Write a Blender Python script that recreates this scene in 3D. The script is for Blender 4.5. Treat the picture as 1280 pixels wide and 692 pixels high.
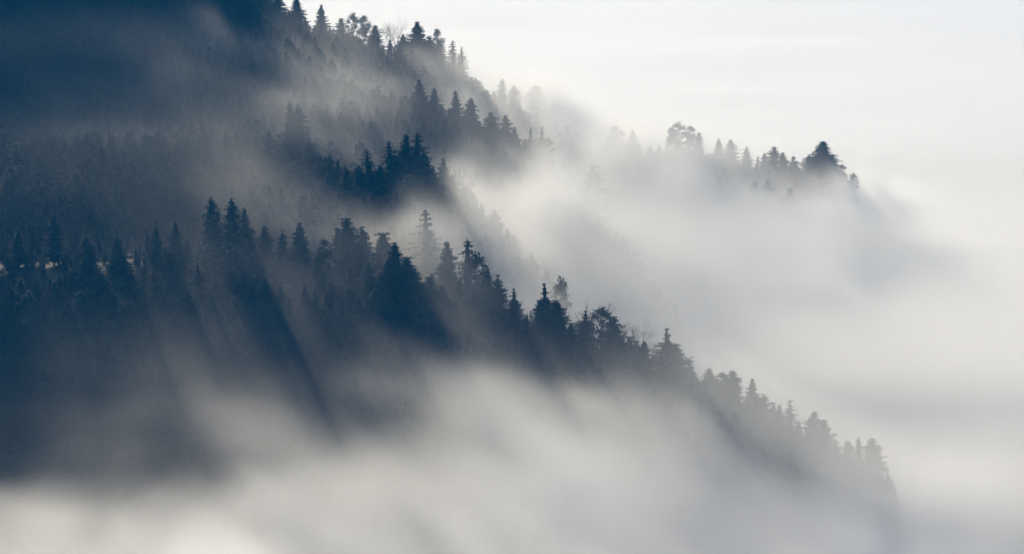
import bpy, math, random
import numpy as np
from mathutils import Vector

R = math.radians
sc = bpy.context.scene
for o in list(bpy.data.objects):
    bpy.data.objects.remove(o, do_unlink=True)
COL = sc.collection
rng = np.random.default_rng(7)
random.seed(7)

# ------------------------------------------------------------------ camera
CZ = 400.0                      # camera height above the valley floor datum
PITCH = R(10.0)
F = 3600.0                      # focal length in photo pixels (1280 wide)
cam = bpy.data.cameras.new('camera')
cam.sensor_width = 36.0
cam.lens = 36.0 * F / 1280.0
cam.clip_start = 1.0
cam.clip_end = 60000.0
camo = bpy.data.objects.new('camera', cam)
COL.objects.link(camo)
camo.location = (0, 0, CZ)
camo.rotation_euler = (R(90) - PITCH, 0, 0)
sc.camera = camo

# ------------------------------------------------------------------ world, sun
SUN_EL, SUN_AZ = R(20.5), R(-18.5)          # azimuth measured from +Y towards +X
w = bpy.data.worlds.new('World')
sc.world = w
w.use_nodes = True
nt = w.node_tree
bg = nt.nodes['Background']
sky = nt.nodes.new('ShaderNodeTexSky')
sky.sky_type = 'NISHITA'
sky.sun_disc = False
sky.sun_elevation = SUN_EL
sky.sun_rotation = SUN_AZ
sky.altitude = 900
sky.air_density = 1.0
sky.dust_density = 0.6
sky.ozone_density = 1.6
nt.links.new(sky.outputs[0], bg.inputs[0])
bg.inputs[1].default_value = 0.115

sun = bpy.data.lights.new('sun', 'SUN')
sun.energy = 4.35
sun.angle = R(0.5)
sun.color = (1.0, 0.855, 0.62)
suno = bpy.data.objects.new('sun', sun)
COL.objects.link(suno)
sd = Vector((math.sin(SUN_AZ) * math.cos(SUN_EL), math.cos(SUN_AZ) * math.cos(SUN_EL), math.sin(SUN_EL)))
suno.rotation_euler = sd.to_track_quat('Z', 'Y').to_euler()

sc.view_settings.view_transform = 'Standard'
sc.view_settings.look = 'None'
sc.view_settings.exposure = 0.0
sc.view_settings.gamma = 1.0
cy = sc.cycles
cy.volume_bounces = 8
cy.max_bounces = 12
cy.diffuse_bounces = 2
cy.transparent_max_bounces = 16
cy.volume_step_rate = 2.0
cy.volume_max_steps = 512
cy.use_adaptive_sampling = True
cy.adaptive_threshold = 0.05
cy.use_denoising = True
cy.sample_clamp_indirect = 4.0

FOG_ANISO = 0.42
HILL_X0, HILL_X1, HILL_Y0, HILL_Y1 = -520.0, 520.0, 900.0, 2350.0

# ------------------------------------------------------------------ helpers
sp, cp = math.sin(PITCH), math.cos(PITCH)


def at(px, py, d):
    """photo pixel + depth along the view axis -> world point"""
    u = (px - 640.0) / F * d
    v = (346.0 - py) / F * d
    return np.array([u, d * cp + v * sp, CZ - d * sp + v * cp])


def proj(x, y, z):
    zz = z - CZ
    d = y * cp - zz * sp
    v = y * sp + zz * cp
    return 640.0 + x / d * F, 346.0 - v / d * F, d


def smooth(t):
    t = np.clip(t, 0, 1)
    return t * t * (3 - 2 * t)


class Noise:
    """periodic value noise, numpy"""
    def __init__(self, seed, n=64):
        self.n = n
        self.t = np.random.default_rng(seed).random((n, n, n)).astype(np.float32)

    def __call__(self, x, y, z):
        n = self.n
        xi, yi, zi = np.floor(x), np.floor(y), np.floor(z)
        fx, fy, fz = (x - xi), (y - yi), (z - zi)
        fx, fy, fz = fx * fx * (3 - 2 * fx), fy * fy * (3 - 2 * fy), fz * fz * (3 - 2 * fz)
        x0, y0, z0 = xi.astype(int) % n, yi.astype(int) % n, zi.astype(int) % n
        x1, y1, z1 = (x0 + 1) % n, (y0 + 1) % n, (z0 + 1) % n
        t = self.t
        a = t[x0, y0, z0] * (1 - fx) + t[x1, y0, z0] * fx
        b = t[x0, y1, z0] * (1 - fx) + t[x1, y1, z0] * fx
        c = t[x0, y0, z1] * (1 - fx) + t[x1, y0, z1] * fx
        d = t[x0, y1, z1] * (1 - fx) + t[x1, y1, z1] * fx
        return (a * (1 - fy) + b * fy) * (1 - fz) + (c * (1 - fy) + d * fy) * fz


N1, N2 = Noise(1), Noise(2)


def fbm(nz, x, y, z, octv=4):
    s, a, tot = 0, 1.0, 0
    for k in range(octv):
        s = s + a * nz(x + 17.3 * k, y + 9.1 * k, z + 5.7 * k)
        tot += a
        a *= 0.5
        x, y, z = x * 2.03, y * 2.03, z * 2.03
    return s / tot


def mesh_np(name, co, faces, mat=None, smooth_shade=False):
    """co (n,3), faces list of arrays (k,3) or (k,4)"""
    me = bpy.data.meshes.new(name)
    co = np.asarray(co, np.float32)
    faces = [np.asarray(f, np.int32) for f in (faces if isinstance(faces, (list, tuple)) else [faces])]
    me.vertices.add(len(co))
    me.vertices.foreach_set('co', co.ravel())
    nl = sum(f.size for f in faces)
    npoly = sum(len(f) for f in faces)
    me.loops.add(nl)
    me.polygons.add(npoly)
    me.loops.foreach_set('vertex_index', np.concatenate([f.ravel() for f in faces]))
    sizes = np.concatenate([np.full(len(f), f.shape[1], np.int32) for f in faces])
    starts = np.concatenate([[0], np.cumsum(sizes)[:-1]]).astype(np.int32)
    me.polygons.foreach_set('loop_start', starts)
    if smooth_shade:
        me.polygons.foreach_set('use_smooth', np.ones(npoly, bool))
    me.update(calc_edges=True)
    if mat:
        me.materials.append(mat)
    return me


def grid_faces(nx, ny):
    i = np.arange(nx * ny).reshape(ny, nx)
    return np.stack([i[:-1, :-1], i[:-1, 1:], i[1:, 1:], i[1:, :-1]], -1).reshape(-1, 4)


def link(name, me, parent=None):
    o = bpy.data.objects.new(name, me)
    COL.objects.link(o)
    if parent:
        o.parent = parent
    return o


def tag(o, label=None, cat=None, group=None, kind=None):
    if label: o['label'] = label
    if cat: o['category'] = cat
    if group: o['group'] = group
    if kind: o['kind'] = kind
    return o


# ------------------------------------------------------------------ materials
def new_mat(name):
    m = bpy.data.materials.new(name)
    m.use_nodes = True
    n = m.node_tree
    return m, n, n.nodes['Principled BSDF']


def foliage_mat(name, c0, c1, frost=0.0):
    m, n, b = new_mat(name)
    geo = n.nodes.new('ShaderNodeTexCoord')
    no = n.nodes.new('ShaderNodeTexNoise')
    no.inputs['Scale'].default_value = 0.35
    no.inputs['Detail'].default_value = 3
    n.links.new(geo.outputs['Object'], no.inputs['Vector'])
    oi = n.nodes.new('ShaderNodeObjectInfo')
    mx = n.nodes.new('ShaderNodeMix'); mx.data_type = 'RGBA'
    mx.inputs[6].default_value = (*c0, 1); mx.inputs[7].default_value = (*c1, 1)
    ad = n.nodes.new('ShaderNodeMath'); ad.operation = 'MULTIPLY_ADD'
    ad.inputs[1].default_value = 0.6
    n.links.new(no.outputs['Fac'], ad.inputs[0])
    m2 = n.nodes.new('ShaderNodeMath'); m2.operation = 'MULTIPLY'; m2.inputs[1].default_value = 0.5
    n.links.new(oi.outputs['Random'], m2.inputs[0])
    n.links.new(m2.outputs[0], ad.inputs[2])
    n.links.new(ad.outputs[0], mx.inputs[0])
    last = mx.outputs[2]
    if frost:
        n2 = n.nodes.new('ShaderNodeTexNoise')
        n2.inputs['Scale'].default_value = 0.9
        n2.inputs['Detail'].default_value = 4
        n.links.new(geo.outputs['Object'], n2.inputs['Vector'])
        rp = n.nodes.new('ShaderNodeMapRange')
        rp.inputs[1].default_value = 0.62; rp.inputs[2].default_value = 0.70
        rp.inputs[4].default_value = frost
        n.links.new(n2.outputs['Fac'], rp.inputs[0])
        m3 = n.nodes.new('ShaderNodeMix'); m3.data_type = 'RGBA'
        m3.inputs[7].default_value = (0.55, 0.6, 0.66, 1)
        n.links.new(rp.outputs[0], m3.inputs[0]); n.links.new(last, m3.inputs[6])
        last = m3.outputs[2]
    n.links.new(last, b.inputs['Base Color'])
    b.inputs['Roughness'].default_value = 0.85
    b.inputs['Specular IOR Level'].default_value = 0.1
    return m


M_SPRUCE = foliage_mat('spruce_needles', (0.010, 0.026, 0.024), (0.022, 0.044, 0.036))
M_FIR = foliage_mat('fir_needles', (0.012, 0.028, 0.026), (0.024, 0.046, 0.038))
M_FROST = foliage_mat('frosted_needles', (0.012, 0.028, 0.026), (0.024, 0.046, 0.038), 0.55)
M_PINE = foliage_mat('pine_needles', (0.018, 0.032, 0.026), (0.032, 0.050, 0.038))
M_TWIG = foliage_mat('winter_twigs', (0.060, 0.052, 0.046), (0.090, 0.080, 0.070))

M_BARK, n_, b_ = new_mat('bark')
tc = n_.nodes.new('ShaderNodeTexCoord')
mp = n_.nodes.new('ShaderNodeMapping'); mp.inputs['Scale'].default_value = (6, 6, 0.6)
no = n_.nodes.new('ShaderNodeTexNoise'); no.inputs['Scale'].default_value = 1.5
cr = n_.nodes.new('ShaderNodeValToRGB')
cr.color_ramp.elements[0].color = (0.030, 0.024, 0.020, 1)
cr.color_ramp.elements[1].color = (0.095, 0.078, 0.064, 1)
n_.links.new(tc.outputs['Object'], mp.inputs['Vector']); n_.links.new(mp.outputs[0], no.inputs['Vector'])
n_.links.new(no.outputs['Fac'], cr.inputs[0]); n_.links.new(cr.outputs[0], b_.inputs['Base Color'])
b_.inputs['Roughness'].default_value = 0.9

M_GROUND, n_, b_ = new_mat('forest_floor')
tc = n_.nodes.new('ShaderNodeNewGeometry')
no = n_.nodes.new('ShaderNodeTexNoise'); no.inputs['Scale'].default_value = 0.12; no.inputs['Detail'].default_value = 8
n_.links.new(tc.outputs['Position'], no.inputs['Vector'])
cr = n_.nodes.new('ShaderNodeValToRGB')
cr.color_ramp.elements[0].position = 0.3; cr.color_ramp.elements[1].position = 0.75
cr.color_ramp.elements[0].color = (0.022, 0.026, 0.020, 1)
cr.color_ramp.elements[1].color = (0.075, 0.066, 0.050, 1)
n_.links.new(no.outputs['Fac'], cr.inputs[0])
at_ = n_.nodes.new('ShaderNodeAttribute'); at_.attribute_name = 'snow'
ns = n_.nodes.new('ShaderNodeTexNoise'); ns.inputs['Scale'].default_value = 0.9; ns.inputs['Detail'].default_value = 6
n_.links.new(tc.outputs['Position'], ns.inputs['Vector'])
sm = n_.nodes.new('ShaderNodeMath'); sm.operation = 'MULTIPLY_ADD'; sm.inputs[1].default_value = 1.0
n_.links.new(at_.outputs['Fac'], sm.inputs[0])
sb = n_.nodes.new('ShaderNodeMath'); sb.operation = 'SUBTRACT'; sb.inputs[1].default_value = 0.5
n_.links.new(ns.outputs['Fac'], sb.inputs[0]); n_.links.new(sb.outputs[0], sm.inputs[2])
rp = n_.nodes.new('ShaderNodeMapRange'); rp.inputs[1].default_value = 0.42; rp.inputs[2].default_value = 0.55
n_.links.new(sm.outputs[0], rp.inputs[0])
mx = n_.nodes.new('ShaderNodeMix'); mx.data_type = 'RGBA'
mx.inputs[7].default_value = (0.34, 0.38, 0.44, 1)      # snow, colour darkened in place of shade on the sunlit patches
n_.links.new(rp.outputs[0], mx.inputs[0]); n_.links.new(cr.outputs[0], mx.inputs[6])
n_.links.new(mx.outputs[2], b_.inputs['Base Color'])
b_.inputs['Roughness'].default_value = 0.9

M_FIELD, n_, b_ = new_mat('snowy_fields')
tc = n_.nodes.new('ShaderNodeNewGeometry')
no = n_.nodes.new('ShaderNodeTexNoise'); no.inputs['Scale'].default_value = 0.004; no.inputs['Detail'].default_value = 6
n_.links.new(tc.outputs['Position'], no.inputs['Vector'])
cr = n_.nodes.new('ShaderNodeValToRGB')
cr.color_ramp.elements[0].position = 0.35; cr.color_ramp.elements[1].position = 0.55
cr.color_ramp.elements[0].color = (0.45, 0.47, 0.46, 1)
cr.color_ramp.elements[1].color = (0.78, 0.80, 0.82, 1)
n_.links.new(no.outputs['Fac'], cr.inputs[0]); n_.links.new(cr.outputs[0], b_.inputs['Base Color'])
b_.inputs['Roughness'].default_value = 0.9

# ------------------------------------------------------------------ terrain
# crests given as photo pixel (of the ground line under the trees) and depth
CREST = {
    1: [(-220, 330, 1300), (0, 345, 1290), (125, 340, 1282), (243, 338, 1275), (300, 345, 1265), (400, 366, 1250), (494, 388, 1240),
        (550, 408, 1232), (610, 425, 1226), (680, 450, 1220), (760, 475, 1212), (840, 502, 1204), (930, 545, 1196),
        (1020, 590, 1188), (1090, 628, 1180), (1180, 700, 1172), (1400, 900, 1160)],
    2: [(-250, 190, 1490), (0, 228, 1470), (150, 228, 1450), (280, 230, 1435), (332, 236, 1430), (382, 243, 1425), (434, 262, 1420), (478, 264, 1418),
        (518, 246, 1415), (552, 262, 1412), (582, 280, 1410), (640, 340, 1405), (720, 430, 1400), (900, 700, 1400)],
    3: [(-250, 60, 1700), (0, 130, 1690), (200, 140, 1680), (330, 145, 1665), (430, 152, 1655), (525, 163, 1645), (588, 183, 1640), (632, 205, 1638), (673, 224, 1635),
        (690, 240, 1634), (720, 275, 1632), (780, 340, 1630), (900, 500, 1630)],
    4: [(-300, -235, 1880), (0, -250, 1880), (100, -222, 1878), (200, -140, 1875), (260, -52, 1872), (300, 12, 1868), (352, 45, 1862), (402, 62, 1858), (471, 82, 1852), (522, 90, 1848), (577, 108, 1846),  # left end, out of view, raised to keep the sun off the haze
        (626, 150, 1890), (686, 175, 1915), (740, 205, 1930), (769, 208, 1940), (850, 208, 1945), (900, 220, 1948), (968, 232, 1950), (1029, 232, 1950),
        (1063, 262, 1950), (1090, 300, 1950), (1200, 480, 1950)],
}
CW = {k: np.array([at(*p) for p in v]) for k, v in CREST.items()}


def crest_y(k, x): return np.interp(x, CW[k][:, 0], CW[k][:, 1])
def crest_z(k, x): return np.interp(x, CW[k][:, 0], CW[k][:, 2])
def crest_px(k, px):
    a = np.array(CREST[k], float)
    return np.interp(px, a[:, 0], a[:, 1]), np.interp(px, a[:, 0], a[:, 2])


FLOOR = 40.0


def ground(x, y):
    x = np.asarray(x, float); y = np.asarray(y, float)
    steep = 0.12 + 0.24 * smooth((x + 170) / 170)
    hs = []
    for k in (1, 2, 3, 4):
        d = y - crest_y(k, x)
        z = crest_z(k, x)
        sf = np.full_like(x, 0.62) if k == 1 else steep * 1.0
        sb = np.full_like(x, 0.5) if k == 4 else steep
        if k == 4:
            sf = steep + 0.26 * smooth((x - 20) / 60) + 0.52 * smooth((-165 - x) / 90)
        soft = np.sqrt(d * d + 36.0) - 6.0
        z = z - np.where(d < 0, sf, sb) * soft
        if k > 1:
            z = z - 0.6 * np.maximum(0, crest_y(1, x) + 6 - y)
        hs.append(z)
    hs.append(np.full_like(x, FLOOR))
    H = np.stack(hs)
    m = H.max(0)
    h = m + 5.0 * np.log(np.exp((H - m) / 5.0).sum(0))
    h = h + 3.0 * (fbm(N1, x / 60 + 3, y / 60 + 5, x * 0 + 1.5, 4) - 0.5)
    return h


SNOW = [at(125, 341, 1283), at(165, 339, 1281), at(200, 334, 1280), at(243, 337, 1276)]
SNOW2 = [at(18, 185, 1560)]


def build_hill():
    xs = np.arange(HILL_X0, HILL_X1 + 1, 2.5); ys = np.arange(HILL_Y0, HILL_Y1 + 1, 4.0)
    X, Y = np.meshgrid(xs, ys)
    Z = ground(X, Y)
    ex = np.minimum(np.minimum(X - HILL_X0, HILL_X1 - X), np.minimum(Y - HILL_Y0, HILL_Y1 - Y))
    me = mesh_np('hillside', np.stack([X, Y, Z], -1).reshape(-1, 3), grid_faces(len(xs), len(ys)), M_GROUND, True)
    a = me.attributes.new('snow', 'FLOAT', 'POINT')
    s = np.zeros_like(X)
    for p, rx, ry in [(SNOW[0], 1.2, 2.5), (SNOW[1], 0.7, 2), (SNOW[2], 0.8, 2), (SNOW[3], 1.1, 2.5), (SNOW2[0], 7, 9)]:
        s = np.maximum(s, np.exp(-((X - p[0]) / rx) ** 2 - ((Y - p[1]) / ry) ** 2))
    a.data.foreach_set('value', s.ravel().astype(np.float32))
    tag(link('hillside', me), 'wooded mountainside of stepped spurs falling to the right', kind='structure')


build_hill()
# valley floor, out to the horizon
me = mesh_np('valley_floor', [(-40000, -2000, FLOOR - 4), (40000, -2000, FLOOR - 4), (40000, 50000, FLOOR - 4), (-40000, 50000, FLOOR - 4)], np.array([[0, 1, 2, 3]]), M_FIELD)
tag(link('valley_floor', me), 'snowy valley floor lost under the fog', kind='structure')


# ------------------------------------------------------------------ tree prototypes
def tube(path, radii, n=6):
    """tapered tube along a path -> verts, quads"""
    path = np.asarray(path, float)
    vs, fs = [], []
    for i, (p, r) in enumerate(zip(path, radii)):
        t = path[min(i + 1, len(path) - 1)] - path[max(i - 1, 0)]
        t = t / (np.linalg.norm(t) + 1e-9)
        a = np.cross(t, [0.3, 0.9, 0.1]); a /= np.linalg.norm(a) + 1e-9
        b = np.cross(t, a)
        for k in range(n):
            th = 2 * math.pi * k / n
            vs.append(p + r * (math.cos(th) * a + math.sin(th) * b))
    for i in range(len(path) - 1):
        for k in range(n):
            fs.append((i * n + k, i * n + (k + 1) % n, (i + 1) * n + (k + 1) % n, (i + 1) * n + k))
    return vs, fs


class Geo:
    def __init__(self): self.v, self.t, self.q = [], [], []
    def tube(self, path, radii, n=6):
        o = len(self.v); v, f = tube(path, radii, n)
        self.v += v; self.q += [tuple(i + o for i in q) for q in f]
    def tri(self, a, b, c):
        o = len(self.v); self.v += [a, b, c]; self.t.append((o, o + 1, o + 2))
    def mesh(self, name, mat):
        fs = []
        if self.t: fs.append(np.array(self.t))
        if self.q: fs.append(np.array(self.q))
        return mesh_np(name, np.array(self.v), fs, mat)


H0 = 26.0


def trunk_mesh(rs, h=H0, r=0.42, lean=0.25, stubs=True):
    g = Geo()
    zs = np.linspace(-1.5, h * 0.985, 9)
    ph = rs.random() * 6.28
    path = [(lean * math.sin(z * 0.13 + ph), lean * math.cos(z * 0.11 + ph), z) for z in zs]
    g.tube(path, [r * (1.25 if i == 0 else 1) * (1 - 0.93 * max(z, 0) / h) for i, z in enumerate(zs)], 7)
    if stubs:
        for k in range(14):
            z = h * rs.uniform(0.12, 0.85); a = rs.uniform(0, 6.28); l = 1.6 * (1 - z / h) + 0.5
            d = np.array([math.cos(a), math.sin(a), -0.15])
            p = np.array([0, 0, z])
            g.tube([p, p + d * l], [0.09, 0.03], 4)
    return g.mesh('trunk', M_BARK)


def conifer_crown(rs, name, mat, prof, nwh=30, nbr=8, droop=0.35, ragged=0.3, z0=0.1, gap=0.0, dens=1.0, h=H0, upturn=0.15, core=0.42, spray=1.0):
    """whorls of drooping branches, each a twig with hanging needle sprays"""
    g = Geo()
    side_bias = rs.uniform(0, 6.28)
    for wi in range(nwh):
        t = (wi + rs.uniform(-0.6, 0.6)) / nwh
        t = min(max(t, 0), 0.985)
        z = h * (z0 + (1 - z0) * t)
        Rr = prof(t)
        n = max(4, int(round(nbr * (0.55 + 0.45 * Rr / max(prof(0.2), 0.5)) * dens)))
        a0 = rs.uniform(0, 6.28)
        Rr *= rs.uniform(0.74, 1.14)
        for b in range(n):
            if rs.random() < gap:
                continue
            a = a0 + 6.283 * b / n + rs.normal(0, 0.18)
            L = Rr * rs.uniform(1 - ragged, 1 + ragged * 0.55) * (1 + 0.10 * math.cos(a - side_bias))
            L *= 1 + 0.16 * math.sin(2 * a + side_bias + z * 0.55) + 0.12 * math.sin(3 * a - z * 0.9 + 2 * side_bias)
            if rs.random() < 0.06: L *= 1.25
            ca, sa = math.cos(a), math.sin(a)
            dr = droop * rs.uniform(0.7, 1.3)
            up = upturn * rs.uniform(0.5, 1.5)
            def pt(s):
                return np.array([ca * L * s, sa * L * s, z - dr * L * s + up * L * s * s * s])
            tn = np.array([-sa, ca, 0.0])
            ns = max(2, int(round(L / 0.75)))
            for k in range(ns):
                s0 = (k + 0.15) / ns
                s1 = min(1.0, (k + 1.25) / ns)
                p0, p1 = pt(s0), pt(s1)
                wd = (0.55 + 0.42 * (1 - s0) * min(L, 3.0) / 2.0) * rs.uniform(0.7, 1.25) * spray
                hang = np.array([0, 0, -wd * rs.uniform(0.35, 0.9)])
                g.tri(p0, p1, p0 * 0.45 + p1 * 0.55 + tn * wd + hang + rs.normal(0, 0.1, 3))
                g.tri(p1, p0, p0 * 0.45 + p1 * 0.55 - tn * wd + hang + rs.normal(0, 0.1, 3))
            pe = pt(1.0)
            g.tri(pt(0.82) + tn * 0.28, pt(0.82) - tn * 0.28, pe + np.array([ca, sa, 0.1]) * 0.35)
    # leader shoot
    g.tri(np.array([0.16, 0, h * 0.955]), np.array([-0.14, 0.1, h * 0.955]), np.array([0, 0, h * 1.0]))
    g.tri(np.array([0.0, 0.16, h * 0.955]), np.array([0.05, -0.15, h * 0.955]), np.array([0, 0, h * 1.0]))
    # inner core added to block the view through the crown, an uneven ragged spindle
    if core > 0:
        zs = np.linspace(z0 * h + 0.5, h * 0.95, 13); m = 9; o = len(g.v)
        for z in zs:
            t = (z / h - z0) / (1 - z0)
            for k in range(m):
                r = core * prof(min(max(t, 0), 1)) * rs.uniform(0.6, 1.2)
                th = 6.283 * k / m
                g.v.append(np.array([r * math.cos(th), r * math.sin(th), z + rs.uniform(-0.5, 0.5)]))
        for i in range(len(zs) - 1):
            for k in range(m):
                g.q.append((o + i * m + k, o + i * m + (k + 1) % m, o + (i + 1) * m + (k + 1) % m, o + (i + 1) * m + k))
    return g.mesh(name, mat)


def pine_crown(rs, name, mat, h=H0, rad=5.2, nclump=64, z0=0.3, flat=0.75):
    """rounded, irregular crown of needle tufts on spreading limbs"""
    g = Geo()
    for c in range(nclump):
        t = rs.uniform(0, 1)
        z = h * (z0 + (0.97 - z0) * t)
        env = rad * math.sqrt(max(0.06, 1 - (2 * t - 0.85) ** 2 / 1.35))
        a = rs.uniform(0, 6.28); rr = env * math.sqrt(rs.uniform(0.02, 1)) * (0.35 if t > 0.93 else 0.85)
        c0 = np.array([rr * math.cos(a), rr * math.sin(a), z])
        g.tube([np.array([0, 0, z - 0.35 * rr - 0.4]), c0], [0.11, 0.04], 4)
        cr_ = rs.uniform(1.1, 2.0)
        for k in range(46):
            d = rs.normal(0, 1, 3); d /= np.linalg.norm(d)
            p = c0 + d * cr_ * rs.uniform(0.25, 1.0) * np.array([1, 1, flat])
            u = rs.normal(0, 1, 3); u /= np.linalg.norm(u)
            v = np.cross(u, d); v /= np.linalg.norm(v) + 1e-6
            s = rs.uniform(0.3, 0.65)
            g.tri(p - u * s * 0.6, p + u * s * 0.6, p + v * s + d * 0.2)
    return g.mesh(name, mat)


def bare_crown(rs, name, mat, h=H0, spread=0.30):
    """leafless broadleaf: forking limbs down to fine twigs"""
    g = Geo()
    def grow(p, d, l, r, lev):
        q = p + d * l
        mid = (p + q) / 2 + rs.normal(0, 0.05 * l, 3)
        g.tube([p, mid, q], [r, r * 0.8, r * 0.62], 5 if lev < 2 else 3)
        if lev >= 6: return
        n = 3 if lev < 4 else 4
        for k in range(n):
            nd = d + rs.normal(0, spread, 3) + np.array([0, 0, 0.16])
            nd /= np.linalg.norm(nd)
            grow(q if k else mid, nd, l * rs.uniform(0.6, 0.82), r * 0.54, lev + 1)
    for k in range(5):
        z = h * rs.uniform(0.25, 0.5)
        a = k * 1.26 + rs.uniform(0, 0.6)
        grow(np.array([0, 0, z]), np.array([math.cos(a) * 0.5, math.sin(a) * 0.5, 0.85]), h * 0.17, 0.16, 1)
    zmax = max(v[2] for v in g.v)
    g.v = [np.array([v[0], v[1], v[2] * (h / zmax)]) if v[2] > 0 else v for v in g.v]
    return g.mesh(name, mat)


def cone(r, p=0.85): return lambda t: r * max(0.02, (1 - t)) ** p + 0.12
def column(r): return lambda t: r * min(1.0, (1.02 - t) / 0.36) ** 0.62 * (0.82 + 0.18 * (1 - t)) + 0.1
def broad(r): return lambda t: r * max(0.02, 1 - t ** 1.3) ** 0.8 + 0.2
def spindly(r):
    def f(t):
        if t < 0.70: return r * (1 - 0.42 * t ** 2)
        u = (t - 0.70) / 0.30
        return r * (0.62 * max(0, 1 - u * 2.2) + 0.24 + 0.12 * math.sin(u * 14.0)) * (1.0 - 0.35 * u)
    return f


PROTO = {}


def proto(kind, tname, crown_fn, trunk_kw={}, n=2, part='crown'):
    for i in range(n):
        rs = np.random.default_rng(abs(hash_(kind)) + i * 101)
        PROTO.setdefault(kind, []).append((tname, trunk_mesh(rs, **trunk_kw), crown_fn(rs), part))


def hash_(s): return sum((i + 3) * ord(c) for i, c in enumerate(s)) * 37


proto('S', 'spruce_tree', lambda rs: conifer_crown(rs, 'spruce_crown', M_SPRUCE, cone(5.0 * rs.uniform(0.85, 1.2), rs.uniform(0.52, 0.72)), nwh=int(rs.integers(28, 40)), nbr=11, droop=rs.uniform(0.25, 0.55), ragged=rs.uniform(0.28, 0.46), gap=rs.uniform(0, 0.14)), n=5)
proto('F', 'fir_tree', lambda rs: conifer_crown(rs, 'fir_crown', M_FIR, column(4.2 * rs.uniform(0.85, 1.2)), nwh=int(rs.integers(28, 38)), nbr=11, droop=rs.uniform(0.05, 0.25), ragged=rs.uniform(0.28, 0.44), upturn=0.1, gap=rs.uniform(0, 0.12)), n=5)
proto('B', 'fir_tree', lambda rs: conifer_crown(rs, 'broad_fir_crown', M_FIR, broad(8.0), nwh=38, nbr=17, droop=0.3, ragged=0.40, spray=1.2, core=0.42, gap=rs.uniform(0.02, 0.14)), n=3)
proto('P', 'fir_tree', lambda rs: conifer_crown(rs, 'spindly_fir_crown', M_FIR, spindly(4.6), nwh=38, nbr=11, droop=0.2, ragged=0.35, core=0.4, gap=0.08), n=3)
proto('W', 'spruce_tree', lambda rs: conifer_crown(rs, 'drooping_spruce_crown', M_SPRUCE, cone(6.6, 0.60), nwh=34, nbr=9, droop=0.34, ragged=0.5, gap=0.22, core=0.25, spray=0.9), n=3)
proto('X', 'spruce_tree', lambda rs: conifer_crown(rs, 'frosted_spruce_crown', M_FROST, cone(5.8, 0.55), nwh=40, nbr=11, droop=0.42, ragged=0.32), n=1)
proto('R', 'pine_tree', lambda rs: pine_crown(rs, 'pine_crown', M_PINE), n=2)
proto('D', 'bare_tree', lambda rs: bare_crown(rs, 'bare_crown', M_TWIG), trunk_kw=dict(h=H0 * 0.6, r=0.38, stubs=False), n=2)

TREES = []          # (x, y, height) of everything planted


def plant(kind, x, y, z, h, wid, label, group=None):
    ps = PROTO[kind]
    tname, tm, cm, part = ps[len(TREES) % len(ps)]
    e = bpy.data.objects.new(tname, None)
    e.empty_display_size = 1.0
    COL.objects.link(e)
    e.location = (x, y, z)
    s = h / H0
    e.scale = (s * wid * 1.22, s * wid * 1.22, s)
    e.rotation_euler = (rng.normal(0, 0.035), rng.normal(0, 0.035), rng.uniform(0, 6.28))
    tag(e, label, 'tree', group)
    link('trunk', tm, e)
    link('crown', cm, e)
    TREES.append((x, y, h))
    return e


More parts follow.
